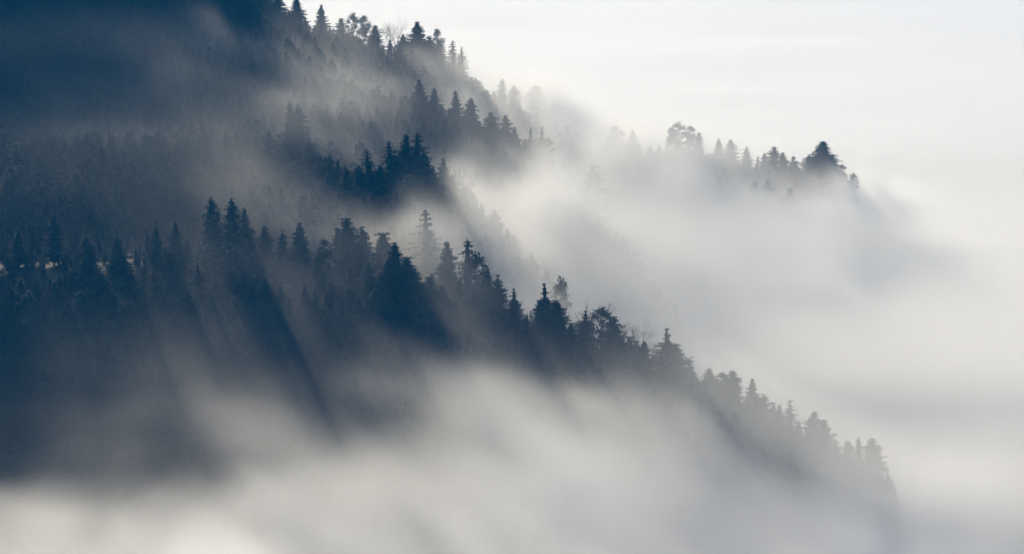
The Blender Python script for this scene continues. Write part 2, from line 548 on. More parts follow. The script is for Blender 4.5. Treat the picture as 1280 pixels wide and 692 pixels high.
# listed trees: ridge, px, py of the top, kind, width factor, depth offset, label
LIST = [
    # --- ridge 1, nearest spur, left to right
    (1, 22, 282, 'S', 1.1, 6, 'dim spruce nearest the left picture edge on the near crest'),
    (1, 66, 266, 'F', 1.0, 8, 'dim tall fir alone far left of the snow patches'),
    (1, 108, 284, 'S', 1.1, 6, 'dim spruce standing over the leftmost snow patch'),
    (1, 234, 296, 'S', 0.9, 14, 'dim spruce squeezed between the snowy gap and the tall frosted pair'),
    (1, 153, 321, 'S', 1.0, -6, 'small dark spruce between the two left snow patches'),
    (1, 185, 291, 'F', 1.0, 12, 'tall dim fir left of the snowy gap with two small spruces'),
    (1, 210, 306, 'S', 1.1, -8, 'pointed small spruce in the snowy gap, left of its pair'),
    (1, 223, 309, 'S', 1.3, -10, 'bushier small spruce in the snowy gap, right of its pair'),
    (1, 263, 245, 'X', 1.05, 0, 'tall broad frosted spruce, left of the tall twin pair above the left slope'),
    (1, 289, 246, 'X', 0.95, -4, 'tall slim frosted spruce, right of the tall twin pair above the left slope'),
    (1, 309, 258, 'S', 1.1, 25, 'hazy grey spruce just right of the tall frosted pair'),
    (1, 333, 281, 'F', 1.0, 20, 'dim fir with thin top two trees right of the frosted pair'),
    (1, 352, 288, 'S', 1.0, 22, 'dim spruce in grey haze left of the pale fog notch'),
    (1, 375, 276, 'B', 0.7, 26, 'broad hazy fir beside the pale fog notch'),
    (1, 403, 300, 'R', 0.9, 10, 'ragged roundish tree at the right edge of the pale fog notch'),
    (1, 424, 281, 'S', 1.1, 40, 'pale spruce left of the three grey tops behind the big dark fir'),
    (1, 437, 270, 'F', 1.1, 42, 'pale fir tallest of the three grey tops behind the big dark fir'),
    (1, 457, 281, 'S', 1.2, 40, 'pale pointed spruce in the middle behind the big dark fir'),
    (1, 481, 288, 'F', 1.2, 38, 'grey round topped fir touching the left shoulder of the big dark fir'),
    (1, 439, 334, 'S', 1.0, 0, 'small ragged dark spruce left of the spike topped one'),
    (1, 460, 327, 'S', 1.15, -2, 'dark spike topped spruce left of the big dark fir'),
    (1, 494, 300, 'S', 1.12, -4, 'big dark cone shaped fir, the darkest tree on the nearest spur'),
    (1, 483, 322, 'F', 1.2, -6, 'dark fir pressed against the left side of the big dark fir'),
    (1, 506, 319, 'F', 1.25, -2, 'dark fir pressed against the right side of the big dark fir'),
    (1, 517, 334, 'S', 1.4, -6, 'dark spruce stepping down right of the big dark fir'),
    (1, 474, 345, 'S', 1.3, -10, 'low dark spruce at the left foot of the big dark fir'),
    (1, 527, 352, 'F', 1.2, -8, 'low dark fir between the big dark fir and the blunt topped one'),
    (1, 561, 372, 'F', 1.3, -6, 'low fir closing the darkest clump on its right'),
    (1, 536, 344, 'F', 1.3, 0, 'dark fir with narrow top right below the big dark fir'),
    (1, 550, 356, 'F', 1.4, -4, 'dark blunt topped fir at the right end of the darkest clump'),
    (1, 535, 260, 'W', 1.0, 70, 'very faint feathery spruce in the fog above the darkest clump'),
    (1, 558, 299, 'B', 0.75, 36, 'mid grey pointed fir standing in fog behind the spur, left of two'),
    (1, 587, 297, 'W', 0.9, 36, 'mid grey tiered spruce with open branches standing in fog behind the spur'),
    (1, 598, 313, 'R', 0.8, 36, 'small rounded top nestled against the grey tiered spruce'),
    (1, 571, 371, 'S', 1.0, 8, 'small grey spruce in the misty dip right of the darkest clump'),
    (1, 595, 358, 'F', 1.0, 6, 'grey fir half sunk in mist at the left of the triple tops'),
    (1, 608, 334, 'F', 1.15, 0, 'dark fir with stepped top, left of the triple tops on the spur'),
    (1, 625, 341, 'P', 1.0, 2, 'dark knobbly topped fir, middle of the triple tops on the spur'),
    (1, 644, 358, 'P', 0.8, 4, 'slim ragged fir, right of the triple tops on the spur'),
    (1, 657, 392, 'F', 0.9, 2, 'low misty fir in the gap before the dense dark block'),
    (1, 674, 373, 'B', 0.72, -3, 'dark dome topped fir at the left of the dense block'),
    (1, 688, 351, 'P', 0.82, 6, 'spindly topped fir rising over the dense block, tallest there'),
    (1, 702, 374, 'F', 1.2, -2, 'dark fir with small spike, right of the spindly topped one'),
    (1, 712, 402, 'F', 1.0, 0, 'dark low fir on the right flank of the dense block'),
    (1, 728, 386, 'P', 0.9, 0, 'fir with a tufted open head left of the wide lumpy one'),
    (1, 753, 384, 'R', 1.0, -2, 'wide lumpy dark crown with rounded head on the spur'),
    (1, 764, 394, 'F', 1.1, 2, 'blunt shoulder tree hard against the wide lumpy crown'),
    (1, 776, 421, 'F', 1.1, 0, 'low dark fir right below the wide lumpy crown'),
    (1, 741, 373, 'D', 0.8, 30, 'faint leafless tree behind the wide lumpy crown'),
    (1, 702, 346, 'R', 0.6, 70, 'very faint rounded tree in fog right of the spindly top'),
    (1, 793, 401, 'D', 1.0, 14, 'leafless tree with fan of fine twigs against bright fog'),
    (1, 805, 425, 'S', 1.3, 0, 'grey pointed fir in front of the leafless fan of twigs'),
    (1, 838, 408, 'P', 0.95, 0, 'spindly fir with a spike and side tuft at the right of the dark row'),
    (1, 848, 428, 'F', 1.2, 4, 'hazy round shouldered fir against the spike and side tuft'),
    (1, 868, 464, 'F', 1.0, 0, 'small hazy fir with knob top, first of the fading row'),
    (1, 888, 461, 'F', 1.1, 2, 'pale blunt fir, second of the fading row'),
    (1, 904, 466, 'R', 0.9, 4, 'pale rounded crown in the middle of the fading row'),
    (1, 918, 462, 'F', 1.2, 2, 'pale fir, highest top in the middle of the fading row'),
    (1, 940, 472, 'B', 0.7, 0, 'pale wide pointed fir at the end of the fading row'),
    (1, 958, 491, 'F', 1.1, 0, 'pale fir stepping down just beyond the fading row'),
    (1, 975, 505, 'S', 1.1, 0, 'ghostly spruce midway down the fading tip of the spur'),
    (1, 988, 498, 'W', 0.8, 4, 'ghostly feathery spruce on the fading tip of the spur'),
    (1, 1017, 514, 'F', 1.2, 0, 'ghostly tall fir before the gap at the tip of the spur'),
    (1, 1029, 523, 'F', 1.1, 2, 'ghostly fir leaning on the tall one before the gap at the tip'),
    (1, 1045, 560, 'R', 0.7, 0, 'ghostly low crown in the gap near the tip of the spur'),
    (1, 1061, 550, 'F', 1.0, 0, 'faint blunt fir, left of the last three at the spur tip'),
    (1, 1074, 545, 'S', 0.7, 4, 'faint thin spruce, middle of the last three at the spur tip'),
    (1, 1089, 547, 'F', 1.25, 0, 'faint round topped fir, last tree at the right end of the spur'),
    # lower trees on the near face
    (1, 573, 415, 'S', 1.0, -22, 'small soft grey spruce in the mist bank below the darkest clump'),
    (1, 622, 435, 'F', 1.0, -24, 'ghostly fir top in the mist bank below the triple tops'),
    (1, 516, 462, 'S', 1.2, -52, 'ghostly spruce top drowned in mist low on the near face'),
    (1, 585, 487, 'S', 1.2, -60, 'barely visible spruce top, lowest one drowned in mist on the near face'),
    (1, 496, 480, 'S', 1.1, -60, 'dim spruce at the edge of the mist low on the near face'),
    # --- ridge 2
    (2, 332, 162, 'S', 1.35, 0, 'dim dark spruce with long right flank at the left of the second spur'),
    (2, 382, 171, 'B', 0.8, 0, 'dim broad fir in haze on the second spur'),
    (2, 362, 125, 'S', 1.1, 35, 'soft grey spruce, left of the tall hazy pair above the second spur'),
    (2, 373, 127, 'S', 1.1, 33, 'soft grey spruce, right of the tall hazy pair above the second spur'),
    (2, 434, 208, 'S', 1.35, -10, 'short dark pointed spruce at the left of the second spur clump'),
    (2, 464, 185, 'W', 1.15, 6, 'feathery spruce over the two dark cones of the second spur'),
    (2, 463, 212, 'B', 0.7, -8, 'dark cone fir, left of the touching two on the second spur'),
    (2, 478, 205, 'B', 0.9, -10, 'darkest cone fir on the second spur, right of the touching two'),
    (2, 497, 196, 'B', 0.8, -4, 'dark bushy fir filling the clump under the tall tiered spruce'),
    (2, 528, 190, 'F', 1.3, -3, 'dark fir hugging the right side of the tall tiered spruce'),
    (2, 450, 204, 'F', 1.2, 0, 'dim fir in the gap between the short spruce and the two cones'),
    (2, 488, 175, 'W', 1.1, 8, 'grey feathery spruce left of the tall tiered spruce'),
    (2, 506, 165, 'S', 1.25, 4, 'thin pale top close against the left of the tall tiered spruce'),
    (2, 519, 164, 'W', 1.15, 0, 'tall dark tiered spruce with branches reaching right, head of the second spur'),
    (2, 537, 206, 'S', 1.3, -8, 'small very dark spruce under the tiered branches'),
    (2, 553, 197, 'S', 1.25, 0, 'brownish pointed tree right of the tiered spruce'),
    (2, 569, 204, 'D', 0.75, 0, 'leafless tree near the right end of the second spur'),
    (2, 582, 213, 'D', 0.85, 4, 'pale leafless tree at the very right end of the second spur'),
    (2, 590, 240, 'R', 0.6, 0, 'faint low crown in fog under the pale leafless tree'),
    (2, 300, 190, 'S', 1.2, 10, 'barely visible dark spruce in blue haze left of the second spur'),
    (2, 408, 196, 'R', 1.0, 14, 'hazy low rounded tree between the second spur fir and its clump'),
    (2, 578, 283, 'S', 0.8, 0, 'ghost of a spruce in the bright fog below the second spur'),
    # --- ridge 3
    (3, 438, 98, 'S', 1.3, 10, 'ghostly wide spruce in haze at the left of the third spur'),
    (3, 466, 110, 'S', 1.1, 6, 'ghostly slim spruce in haze on the third spur'),
    (3, 485, 128, 'F', 1.0, 2, 'ghostly short fir in haze on the third spur'),
    (3, 525, 98, 'B', 0.8, 0, 'blue grey domed fir, the left and tallest of the third spur group'),
    (3, 542, 109, 'B', 0.7, -2, 'blue grey cone fir leaning right beside the domed fir'),
    (3, 569, 112, 'S', 1.1, 12, 'pale spruce standing in fog behind the third spur group'),
    (3, 588, 121, 'S', 1.3, 0, 'sharp dark spruce in the middle of the third spur'),
    (3, 616, 139, 'F', 1.35, 0, 'dark bell shaped fir, left of the touching three on the third spur'),
    (3, 632, 143, 'S', 1.3, -2, 'dark spruce with sharp tip, middle of the touching three on the third spur'),
    (3, 642, 158, 'F', 1.0, 0, 'small fir on the right flank of the touching three on the third spur'),
    (3, 663, 159, 'P', 0.75, 0, 'narrow fir, left one of the twin tops ending the third spur'),
    (3, 674, 158, 'P', 0.75, 1, 'narrow fir, right one of the twin tops ending the third spur'),
    (3, 685, 172, 'R', 0.7, 0, 'lumpy crown sloping away right of the twin tops'),
    (3, 740, 204, 'F', 1.1, 60, 'ghost of a fir in fog far right of the twin tops'),
    (3, 505, 140, 'S', 1.0, -6, 'hazy spruce under the domed fir on the third spur'),
    # --- ridge 4, skyline
    (4, 323, 35, 'S', 1.2, -40, 'dark bushy spruce left of the sharp lone spruce near the skyline'),
    (4, 333, 46, 'S', 1.1, -46, 'small dark spruce touching the sharp lone spruce'),
    (4, 352, 36, 'S', 1.2, -50, 'sharp lone dark spruce standing out before pale haze near the skyline'),
    (4, 366, 61, 'S', 0.9, -52, 'thin grey spruce right below the sharp lone spruce'),
    (4, 384, 44, 'S', 1.1, -40, 'dim slim spruce between the sharp lone spruce and the bell shaped fir'),
    (4, 399, 42, 'F', 1.0, -42, 'dim fir left of the bell shaped fir near the skyline'),
    (4, 424, 35, 'F', 1.3, -38, 'bell shaped dark fir before pale haze under the skyline'),
    (4, 372, -6, 'B', 0.9, 0, 'massive dark fir at the top edge where the skyline leaves the picture'),
    (4, 345, -14, 'B', 0.9, 0, 'massive dark fir at the top edge, left of the last skyline notch'),
    (4, 402, 5, 'B', 0.72, 0, 'tall dense dark fir, first against the bright sky side'),
    (4, 426, 22, 'F', 1.1, 18, 'pale round fir, left of three hazy skyline tops'),
    (4, 440, 16, 'R', 0.75, 20, 'pale rounded crown, tallest of three hazy skyline tops'),
    (4, 454, 20, 'R', 0.75, 20, 'pale rounded crown, right of three hazy skyline tops'),
    (4, 441, 52, 'S', 0.8, -24, 'little spruce spike in haze left of the tattered dark fir'),
    (4, 450, 54, 'S', 0.9, -24, 'second little spruce spike in haze left of the tattered dark fir'),
    (4, 470, 31, 'F', 1.4, -4, 'tattered dark fir left of the great dark fir on the skyline'),
    (4, 461, 42, 'S', 1.2, -6, 'small dark spruce on the left side of the tattered dark fir'),
    (4, 497, 23, 'D', 1.1, 26, 'pale leafless round crown behind the skyline firs'),
    (4, 521, 26, 'B', 1.1, 0, 'great dark fir, widest crown on the skyline'),
    (4, 503, 42, 'F', 1.4, 2, 'dark fir forming the left shoulder of the great skyline fir'),
    (4, 536, 44, 'F', 1.2, 2, 'dark fir forming the right shoulder of the great skyline fir'),
    (4, 549, 48, 'S', 1.3, 0, 'ragged dark spruce right of the great skyline fir'),
    (4, 567, 50, 'W', 0.9, 0, 'feathery tree with open twigs near the skyline end'),
    (4, 577, 58, 'W', 0.8, 0, 'last ragged tree at the right end of the dark skyline'),
    (4, 543, 37, 'R', 0.7, 24, 'faint round crown behind the right end of the dark skyline'),
    (4, 525, 74, 'R', 0.7, -36, 'hazy rounded crown in fog just below the great skyline fir'),
    (4, 626, 98, 'S', 1.0, 0, 'faint slim spruce first in the misty row beyond the skyline'),
    (4, 643, 106, 'F', 1.1, 0, 'faint fir second in the misty row beyond the skyline'),
    (4, 667, 108, 'R', 1.0, 0, 'faint broad crown in the misty row beyond the skyline'),
    (4, 687, 121, 'D', 1.2, 0, 'faint leafless crown last in the misty row beyond the skyline'),
    # --- island of trees in the sea of fog
    (4, 770, 157, 'R', 1.15, 0, 'very pale broad crown, left end of the far island of trees'),
    (4, 790, 162, 'S', 1.2, 0, 'very pale pointed tree beside the broad crown on the far island'),
    (4, 838, 160, 'R', 0.7, 0, 'grey crown at the left of the lumpy grey group on the far island'),
    (4, 847, 152, 'R', 1.0, 0, 'grey lumpy crown, highest of its group on the far island'),
    (4, 862, 158, 'R', 0.9, 2, 'grey lumpy crown at the right of its group on the far island'),
    (4, 872, 165, 'F', 1.0, 0, 'grey fir closing the lumpy group on the far island'),
    (4, 899, 172, 'B', 0.7, 0, 'pale domed fir, left of the pale pair on the far island'),
    (4, 915, 174, 'F', 1.2, 0, 'pale fir, right of the pale pair on the far island'),
    (4, 933, 183, 'S', 1.3, 0, 'grey serrated spruce before the gap on the far island'),
    (4, 954, 190, 'S', 1.2, 0, 'dark slim spruce just right of the gap on the far island'),
    (4, 967, 183, 'F', 1.3, -2, 'dark fir left of the biggest tree on the far island, second tallest there'),
    (4, 979, 190, 'F', 1.1, 0, 'dark narrow fir beside the second tallest on the far island'),
    (4, 992, 196, 'R', 0.8, 0, 'low dark crown just left of the biggest tree on the far island'),
    (4, 1028, 175, 'B', 1.45, -4, 'biggest dark cone of the far island, alone on the bright fog'),
    (4, 1012, 193, 'F', 1.4, -2, 'dark fir at the left foot of the biggest island cone'),
    (4, 1043, 192, 'F', 1.3, 0, 'dark fir at the right shoulder of the biggest island cone'),
    (4, 1054, 206, 'R', 0.8, 0, 'grey crown stepping down right of the biggest island cone'),
    (4, 1065, 216, 'R', 0.8, 0, 'last pale crown at the right end of the far island'),
    (4, 836, 219, 'S', 1.0, -60, 'ghostly little spruce top in fog below the lumpy grey group'),
    (4, 887, 226, 'R', 0.7, -60, 'ghostly low crown beside the small dark tip below the far island'),
    (4, 898, 220, 'S', 1.2, -62, 'small dark spruce tip poking from the fog below the far island'),
    (4, 947, 226, 'F', 1.0, -62, 'ghostly fir, left of two tops below the island gap'),
    (4, 959, 223, 'F', 1.0, -62, 'ghostly fir, right of two tops below the island gap'),
    (4, 987, 233, 'S', 1.4, -70, 'ghostly pointed spruce in fog below the biggest island cone'),
    (4, 1041, 250, 'S', 1.4, -70, 'faintest spruce, lowest and furthest right below the far island'),
]

for (k, px, py, kind, wid, dd, label) in LIST:
    _, d = crest_px(k, px)
    d = d + dd
    top = at(px, py, d)
    gz = float(ground(top[0], top[1]))
    h = max(top[2] - gz, 9.0)
    z = top[2] - h
    grp = {1: 'trees along the nearest spur', 2: 'trees on the second spur', 3: 'trees on the third spur'}.get(
        k, 'trees of the far island in the fog' if px > 720 else ('trees along the skyline' if px < 600 else 'misty row of trees beyond the skyline'))
    plant(kind, top[0], top[1], z, h, wid * min(1.0, 30.0 / h) ** 0.4, label, grp)
print('listed', len(TREES), 'heights', np.percentile([t[2] for t in TREES], [0, 10, 50, 90, 100]))

# ------------------------------------------------------------------ filling the slopes
cand = []
for yy in np.arange(1090, 2010, 6.6):
    for xx in np.arange(-380, 360, 6.6):
        cand.append((xx + rng.uniform(-2.8, 2.8), yy + rng.uniform(-2.8, 2.8)))
cand = np.array(cand)
gz = ground(cand[:, 0], cand[:, 1])
ppx, ppy, pd = proj(cand[:, 0], cand[:, 1], gz + 12)
ok = (ppx > -60) & (ppx < 1330) & (ppy > -90) & (ppy < 760) & (gz > FLOOR + 14)
LT = np.array(TREES)
d2 = ((cand[:, None, 0] - LT[None, :, 0]) ** 2 + (cand[:, None, 1] - LT[None, :, 1]) ** 2).min(1)
ok &= d2 > 4.6 ** 2
ok &= ~((ppx > 1116) & (cand[:, 1] < 1320))
for p in (SNOW[0], SNOW[3]):
    ok &= ~((np.abs(cand[:, 0] - p[0]) < 4.5) & (cand[:, 1] > p[1] - 30) & (cand[:, 1] < p[1] + 10))
for p in SNOW2:
    ok &= ~((np.abs(cand[:, 0] - p[0]) < 9) & (cand[:, 1] > p[1] - 40) & (cand[:, 1] < p[1] + 16))
cand, gz = cand[ok], gz[ok]
near_crest = np.zeros(len(cand), bool)
for k in (1, 2, 3, 4):
    near_crest |= (np.abs(cand[:, 1] - crest_y(k, cand[:, 0])) < 24) & ((cand[:, 0] > -150) | (k == 1))
hh = np.where(near_crest, rng.uniform(9, 15, len(cand)), rng.uniform(17, 27, len(cand)))
young = (cand[:, 0] < -55) & (cand[:, 1] > crest_y(1, cand[:, 0]) - 26) & (cand[:, 1] < crest_y(1, cand[:, 0]) + 75)
keep = (np.abs(cand[:, 1] - crest_y(1, cand[:, 0])) < 16) & (rng.random(len(cand)) < 0.07) & (cand[:, 0] < -80)
hh = np.where(young & ~keep, rng.uniform(4.5, 9, len(cand)), np.where(keep, rng.uniform(17, 25, len(cand)), hh))
kinds_all = ['S', 'F', 'S', 'F', 'B', 'W', 'S', 'R']
ck = rng.integers(0, len(kinds_all), len(cand))
ppx, ppy, pd = proj(cand[:, 0], cand[:, 1], gz + hh)
print('forest candidates', len(cand))

N_IND = 298 - len(TREES)
# those that show largest: near, on the front face and clear of thick fog
score = -pd + np.where((ppx > 0) & (ppx < 470) & (ppy > 300) & (ppy < 545), 600, 0) + np.where((ppx < 0) | (ppx > 1280) | (ppy < 0), -3000, 0)
score += rng.uniform(-90, 90, len(cand))
order = np.argsort(-score)
ind = order[:N_IND]
SHAPE = {'S': 'pointed spruce', 'F': 'blunt fir', 'B': 'broad fir', 'W': 'loose spruce'}
SPOT = [(70, 'at the left picture edge'), (115, 'near the left edge'), (190, 'under the leftmost snow patch'), (250, 'under the snowy gap'),
        (320, 'under the tall frosted pair'), (400, 'under the pale fog notch'), (475, 'under the spike topped spruce'), (9999, 'under the darkest clump')]
FILL = {}
for i in ind:
    k = kinds_all[ck[i]]
    if k == 'R': k = 'F'
    spot = next(t for lim, t in SPOT if ppx[i] < lim)
    yc = float(crest_px(1, ppx[i])[0])
    v = ppy[i] - yc
    band = 'under the crest' if v < 20 else 'high on the near face' if v < 70 else 'midway down the near face' if v < 125 else 'low above the white fog'
    if cand[i, 1] > crest_y(1, cand[i, 0]) + 12:
        band = 'behind the crest'
    size = 'young' if hh[i] < 10 else 'short' if hh[i] < 18 else 'middling' if hh[i] < 22.5 else 'tall'
    FILL.setdefault(f'{size} {SHAPE[k]} {band}, {spot}', []).append((ppx[i], k, i))
NUM = {2: 'two', 3: 'three', 4: 'four', 5: 'five', 6: 'six', 7: 'seven', 8: 'eight'}
for text, members in FILL.items():
    members.sort()
    n = len(members)
    for q, (_, k, i) in enumerate(members):
        t = text
        if 1 < n <= 8:
            t += ', ' + ('left of two' if n == 2 and q == 0 else 'right of two' if n == 2 else f'leftmost of {NUM[n]}' if q == 0 else f'rightmost of {NUM[n]}' if q == n - 1
                         else 'middle of three' if n == 3 else ('second', 'third', 'fourth', 'fifth', 'sixth', 'seventh')[q - 1] + f' of {NUM[n]}')
        plant(k, cand[i, 0], cand[i, 1], gz[i] - 0.3, hh[i], rng.uniform(0.9, 1.25), t, 'conifers massed on the shaded near face')

# ------------------------------------------------------------------ the rest of the forest: one object
rest = order[N_IND:]
me = bpy.data.meshes.new('forest')
me.vertices.add(len(rest))
me.vertices.foreach_set('co', np.stack([cand[rest, 0], cand[rest, 1], gz[rest] - 0.3], -1).astype(np.float32).ravel())
def fattr(nm, v, t='FLOAT'):
    a = me.attributes.new(nm, t, 'POINT')
    a.data.foreach_set('value', np.asarray(v, np.int32 if t == 'INT' else np.float32))
SRC = [('S', 0), ('S', 3), ('F', 0), ('F', 3), ('B', 0), ('W', 0), ('R', 0)]
kidx = np.array([[0, 1], [2, 3], [0, 1], [2, 3], [4, 4], [5, 5], [1, 0], [6, 6]])[ck[rest], rng.integers(0, 2, len(rest))]
fattr('tree_kind', kidx, 'INT')
fattr('tree_turn', rng.uniform(0, 6.28, len(rest)))
fattr('tree_size', hh[rest] / H0)
fattr('tree_width', hh[rest] / H0 * rng.uniform(0.9, 1.3, len(rest)))
forest = link('forest', me)
tag(forest, 'dense conifer forest covering the slopes between the spurs', 'forest', kind='stuff')
g = bpy.data.node_groups.new('forest_spread', 'GeometryNodeTree')
g.interface.new_socket('Geometry', in_out='INPUT', socket_type='NodeSocketGeometry')
g.interface.new_socket('Geometry', in_out='OUTPUT', socket_type='NodeSocketGeometry')
N = g.nodes; L = g.links
gi, go = N.new('NodeGroupInput'), N.new('NodeGroupOutput')
iop = N.new('GeometryNodeInstanceOnPoints')
gti = N.new('GeometryNodeGeometryToInstance')
# source crowns: one planted tree of each shape
src_of = {}
for o in list(COL.objects):
    if o.parent and o.name.startswith('crown'):
        src_of.setdefault(o.data.name, o)
for (k, i) in reversed(SRC):
    oi = N.new('GeometryNodeObjectInfo')
    oi.transform_space = 'ORIGINAL'
    oi.inputs['Object'].default_value = src_of[PROTO[k][i][2].name]
    L.new(oi.outputs['Geometry'], gti.inputs[0])
def named(nm, t):
    n = N.new('GeometryNodeInputNamedAttribute'); n.data_type = t
    n.inputs['Name'].default_value = nm
    return n.outputs[0]
L.new(gi.outputs[0], iop.inputs['Points'])
L.new(gti.outputs[0], iop.inputs['Instance'])
iop.inputs['Pick Instance'].default_value = True
L.new(named('tree_kind', 'INT'), iop.inputs['Instance Index'])
cx = N.new('ShaderNodeCombineXYZ'); L.new(named('tree_turn', 'FLOAT'), cx.inputs[2])
L.new(cx.outputs[0], iop.inputs['Rotation'])
cs = N.new('ShaderNodeCombineXYZ')
wv = named('tree_width', 'FLOAT')
L.new(wv, cs.inputs[0]); L.new(wv, cs.inputs[1]); L.new(named('tree_size', 'FLOAT'), cs.inputs[2])
L.new(cs.outputs[0], iop.inputs['Scale'])
L.new(iop.outputs[0], go.inputs[0])
forest.modifiers.new('spread', 'NODES').node_group = g

# ------------------------------------------------------------------ fog
def lin(v):
    c = v / 255.0
    return np.where(c <= 0.04045, c / 12.92, ((c + 0.055) / 1.055) ** 2.4)


# brightness seen in front of each spur face: {px: [(py, brightness), ...]}
LAY = {
    1: (215, 58, {
        0: [(250, 34), (340, 36), (450, 42), (540, 54), (590, 70), (620, 155), (690, 196)],
        100: [(250, 34), (340, 38), (400, 46), (450, 60), (540, 76), (580, 88), (610, 140), (640, 188), (690, 198)],
        200: [(230, 30), (330, 42), (400, 66), (450, 82), (540, 98), (575, 112), (600, 146), (640, 190), (690, 200)],
        300: [(230, 28), (300, 44), (350, 64), (400, 88), (480, 100), (540, 116), (580, 144), (620, 186), (690, 204)],
        400: [(250, 28), (300, 52), (350, 66), (420, 70), (500, 84), (550, 126), (600, 162), (690, 182)],
        500: [(290, 28), (350, 32), (410, 38), (440, 100), (480, 148), (520, 122), (560, 160), (620, 182), (690, 190)],
        600: [(320, 28), (345, 45), (380, 80), (430, 122), (470, 172), (520, 172), (580, 182), (690, 190)],
        700: [(345, 28), (380, 34), (410, 45), (440, 66), (470, 116), (500, 172), (560, 194), (690, 196)],
        800: [(400, 40), (440, 62), (480, 100), (510, 158), (540, 190), (600, 198), (690, 200)],
        900: [(440, 100), (465, 128), (490, 140), (520, 146), (560, 182), (620, 194), (690, 204)],
        1000: [(485, 140), (540, 158), (600, 182), (640, 200), (690, 208)],
        1090: [(525, 132), (560, 164), (600, 190), (640, 210), (690, 212)],
        1150: [(520, 60), (555, 120), (595, 190), (640, 210), (690, 212)],
        1210: [(520, 60), (560, 120), (600, 176), (640, 196), (690, 200)],
        1290: [(480, 50), (560, 100), (640, 125), (690, 130)]}),
    2: (215, 60, {
        0: [(110, 38), (170, 47), (220, 46), (250, 45), (330, 40)],
        100: [(100, 42), (160, 55), (215, 51), (260, 52), (340, 46)],
        200: [(100, 44), (160, 64), (215, 62), (250, 68), (280, 78), (310, 84), (340, 70)],
        300: [(105, 46), (150, 80), (190, 78), (230, 92), (280, 104), (330, 90)],
        380: [(100, 50), (130, 92), (165, 84), (200, 62), (230, 78), (270, 110), (300, 130), (340, 100)],
        440: [(120, 36), (160, 60), (195, 40), (225, 40), (245, 56), (265, 104), (285, 132), (320, 140)],
        490: [(190, 34), (230, 36), (248, 50), (265, 104), (292, 160), (340, 170)],
        550: [(190, 34), (215, 44), (238, 70), (262, 145), (290, 182), (330, 170)],
        600: [(190, 60), (210, 105), (240, 178), (280, 182), (340, 178)],
        680: [(200, 90), (240, 182), (300, 194), (400, 194)],
        800: [(230, 90), (280, 165), (400, 180)],
        900: [(255, 60), (300, 140), (400, 150)],
        1290: [(290, 60), (340, 130), (400, 135)]}),
    3: (220, 70, {
        0: [(20, 38), (70, 47), (110, 54), (150, 58), (210, 48)],
        100: [(10, 39), (60, 49), (105, 61), (150, 66), (210, 56)],
        200: [(10, 40), (60, 56), (100, 76), (160, 88), (200, 84), (240, 74)],
        300: [(80, 50), (100, 75), (150, 85), (200, 75)],
        380: [(70, 60), (90, 105), (140, 120), (180, 112)],
        440: [(80, 80), (100, 120), (150, 130), (190, 115)],
        500: [(85, 70), (105, 115), (130, 105), (160, 115), (190, 110)],
        545: [(90, 30), (110, 75), (160, 88), (190, 112), (220, 150)],
        600: [(110, 30), (130, 75), (180, 92), (210, 150), (240, 190)],
        650: [(130, 40), (150, 85), (190, 122), (220, 180), (260, 205)],
        700: [(150, 90), (180, 164), (215, 183), (250, 190), (290, 196)],
        740: [(170, 130), (200, 182), (240, 184), (300, 188)],
        820: [(200, 100), (235, 160), (300, 170)],
        900: [(225, 60), (255, 150), (320, 165)],
        1030: [(240, 50), (270, 140), (320, 150)],
        1290: [(230, 50), (280, 130), (320, 140)]}),
    4: (225, 70, {
        0: [(-60, 34), (0, 42), (30, 46), (70, 54), (110, 58), (160, 48), (200, 40)],
        100: [(-50, 34), (0, 42), (30, 48), (70, 60), (110, 66), (160, 52), (200, 40)],
        200: [(-40, 34), (0, 40), (40, 56), (90, 82), (160, 74), (220, 50)],
        300: [(-20, 30), (0, 40), (30, 56), (60, 90), (110, 130), (160, 124)],
        380: [(-10, 20), (0, 30), (50, 85), (75, 122), (110, 150), (150, 150)],
        440: [(10, 60), (40, 110), (70, 142), (100, 150), (130, 140)],
        500: [(15, 30), (30, 70), (60, 72), (80, 112), (100, 140)],
        540: [(15, 30), (30, 50), (60, 88), (80, 150), (100, 170)],
        580: [(40, 70), (60, 125), (80, 150), (100, 180), (120, 190)],
        640: [(90, 130), (110, 195), (140, 195), (170, 200)],
        700: [(100, 130), (130, 205), (160, 205), (190, 212)],
        769: [(145, 150), (160, 195), (185, 210), (210, 220)],
        855: [(140, 60), (155, 140), (175, 172), (195, 204), (220, 220)],
        900: [(160, 60), (175, 155), (195, 192), (220, 200), (235, 204), (260, 221)],
        965: [(170, 30), (185, 105), (205, 140), (220, 180), (240, 208), (270, 221)],
        1029: [(165, 20), (176, 55), (200, 95), (220, 132), (232, 180), (250, 210), (270, 221)],
        1065: [(210, 50), (222, 110), (234, 182), (246, 212), (268, 222)],
        1110: [(220, 70), (242, 200), (264, 220)],
        1190: [(225, 50), (260, 110), (320, 140)],
        1290: [(230, 40), (280, 80), (330, 110)]}),
}
YCAP = {1: 640.0, 2: 330.0, 3: 280.0, 4: 330.0}
GAIN = 500.0        # grid values are stored large so that thin fog is not clipped away
VX, VY, VZ = 4.0, 7.0, 3.0
BX0, BX1, BY0, BY1, BZ0, BZ1 = -420.0, 420.0, 860.0, 2060.0, 60.0, 350.0
nx, ny, nz = int((BX1 - BX0) / VX) + 1, int((BY1 - BY0) / VY) + 1, int((BZ1 - BZ0) / VZ) + 1


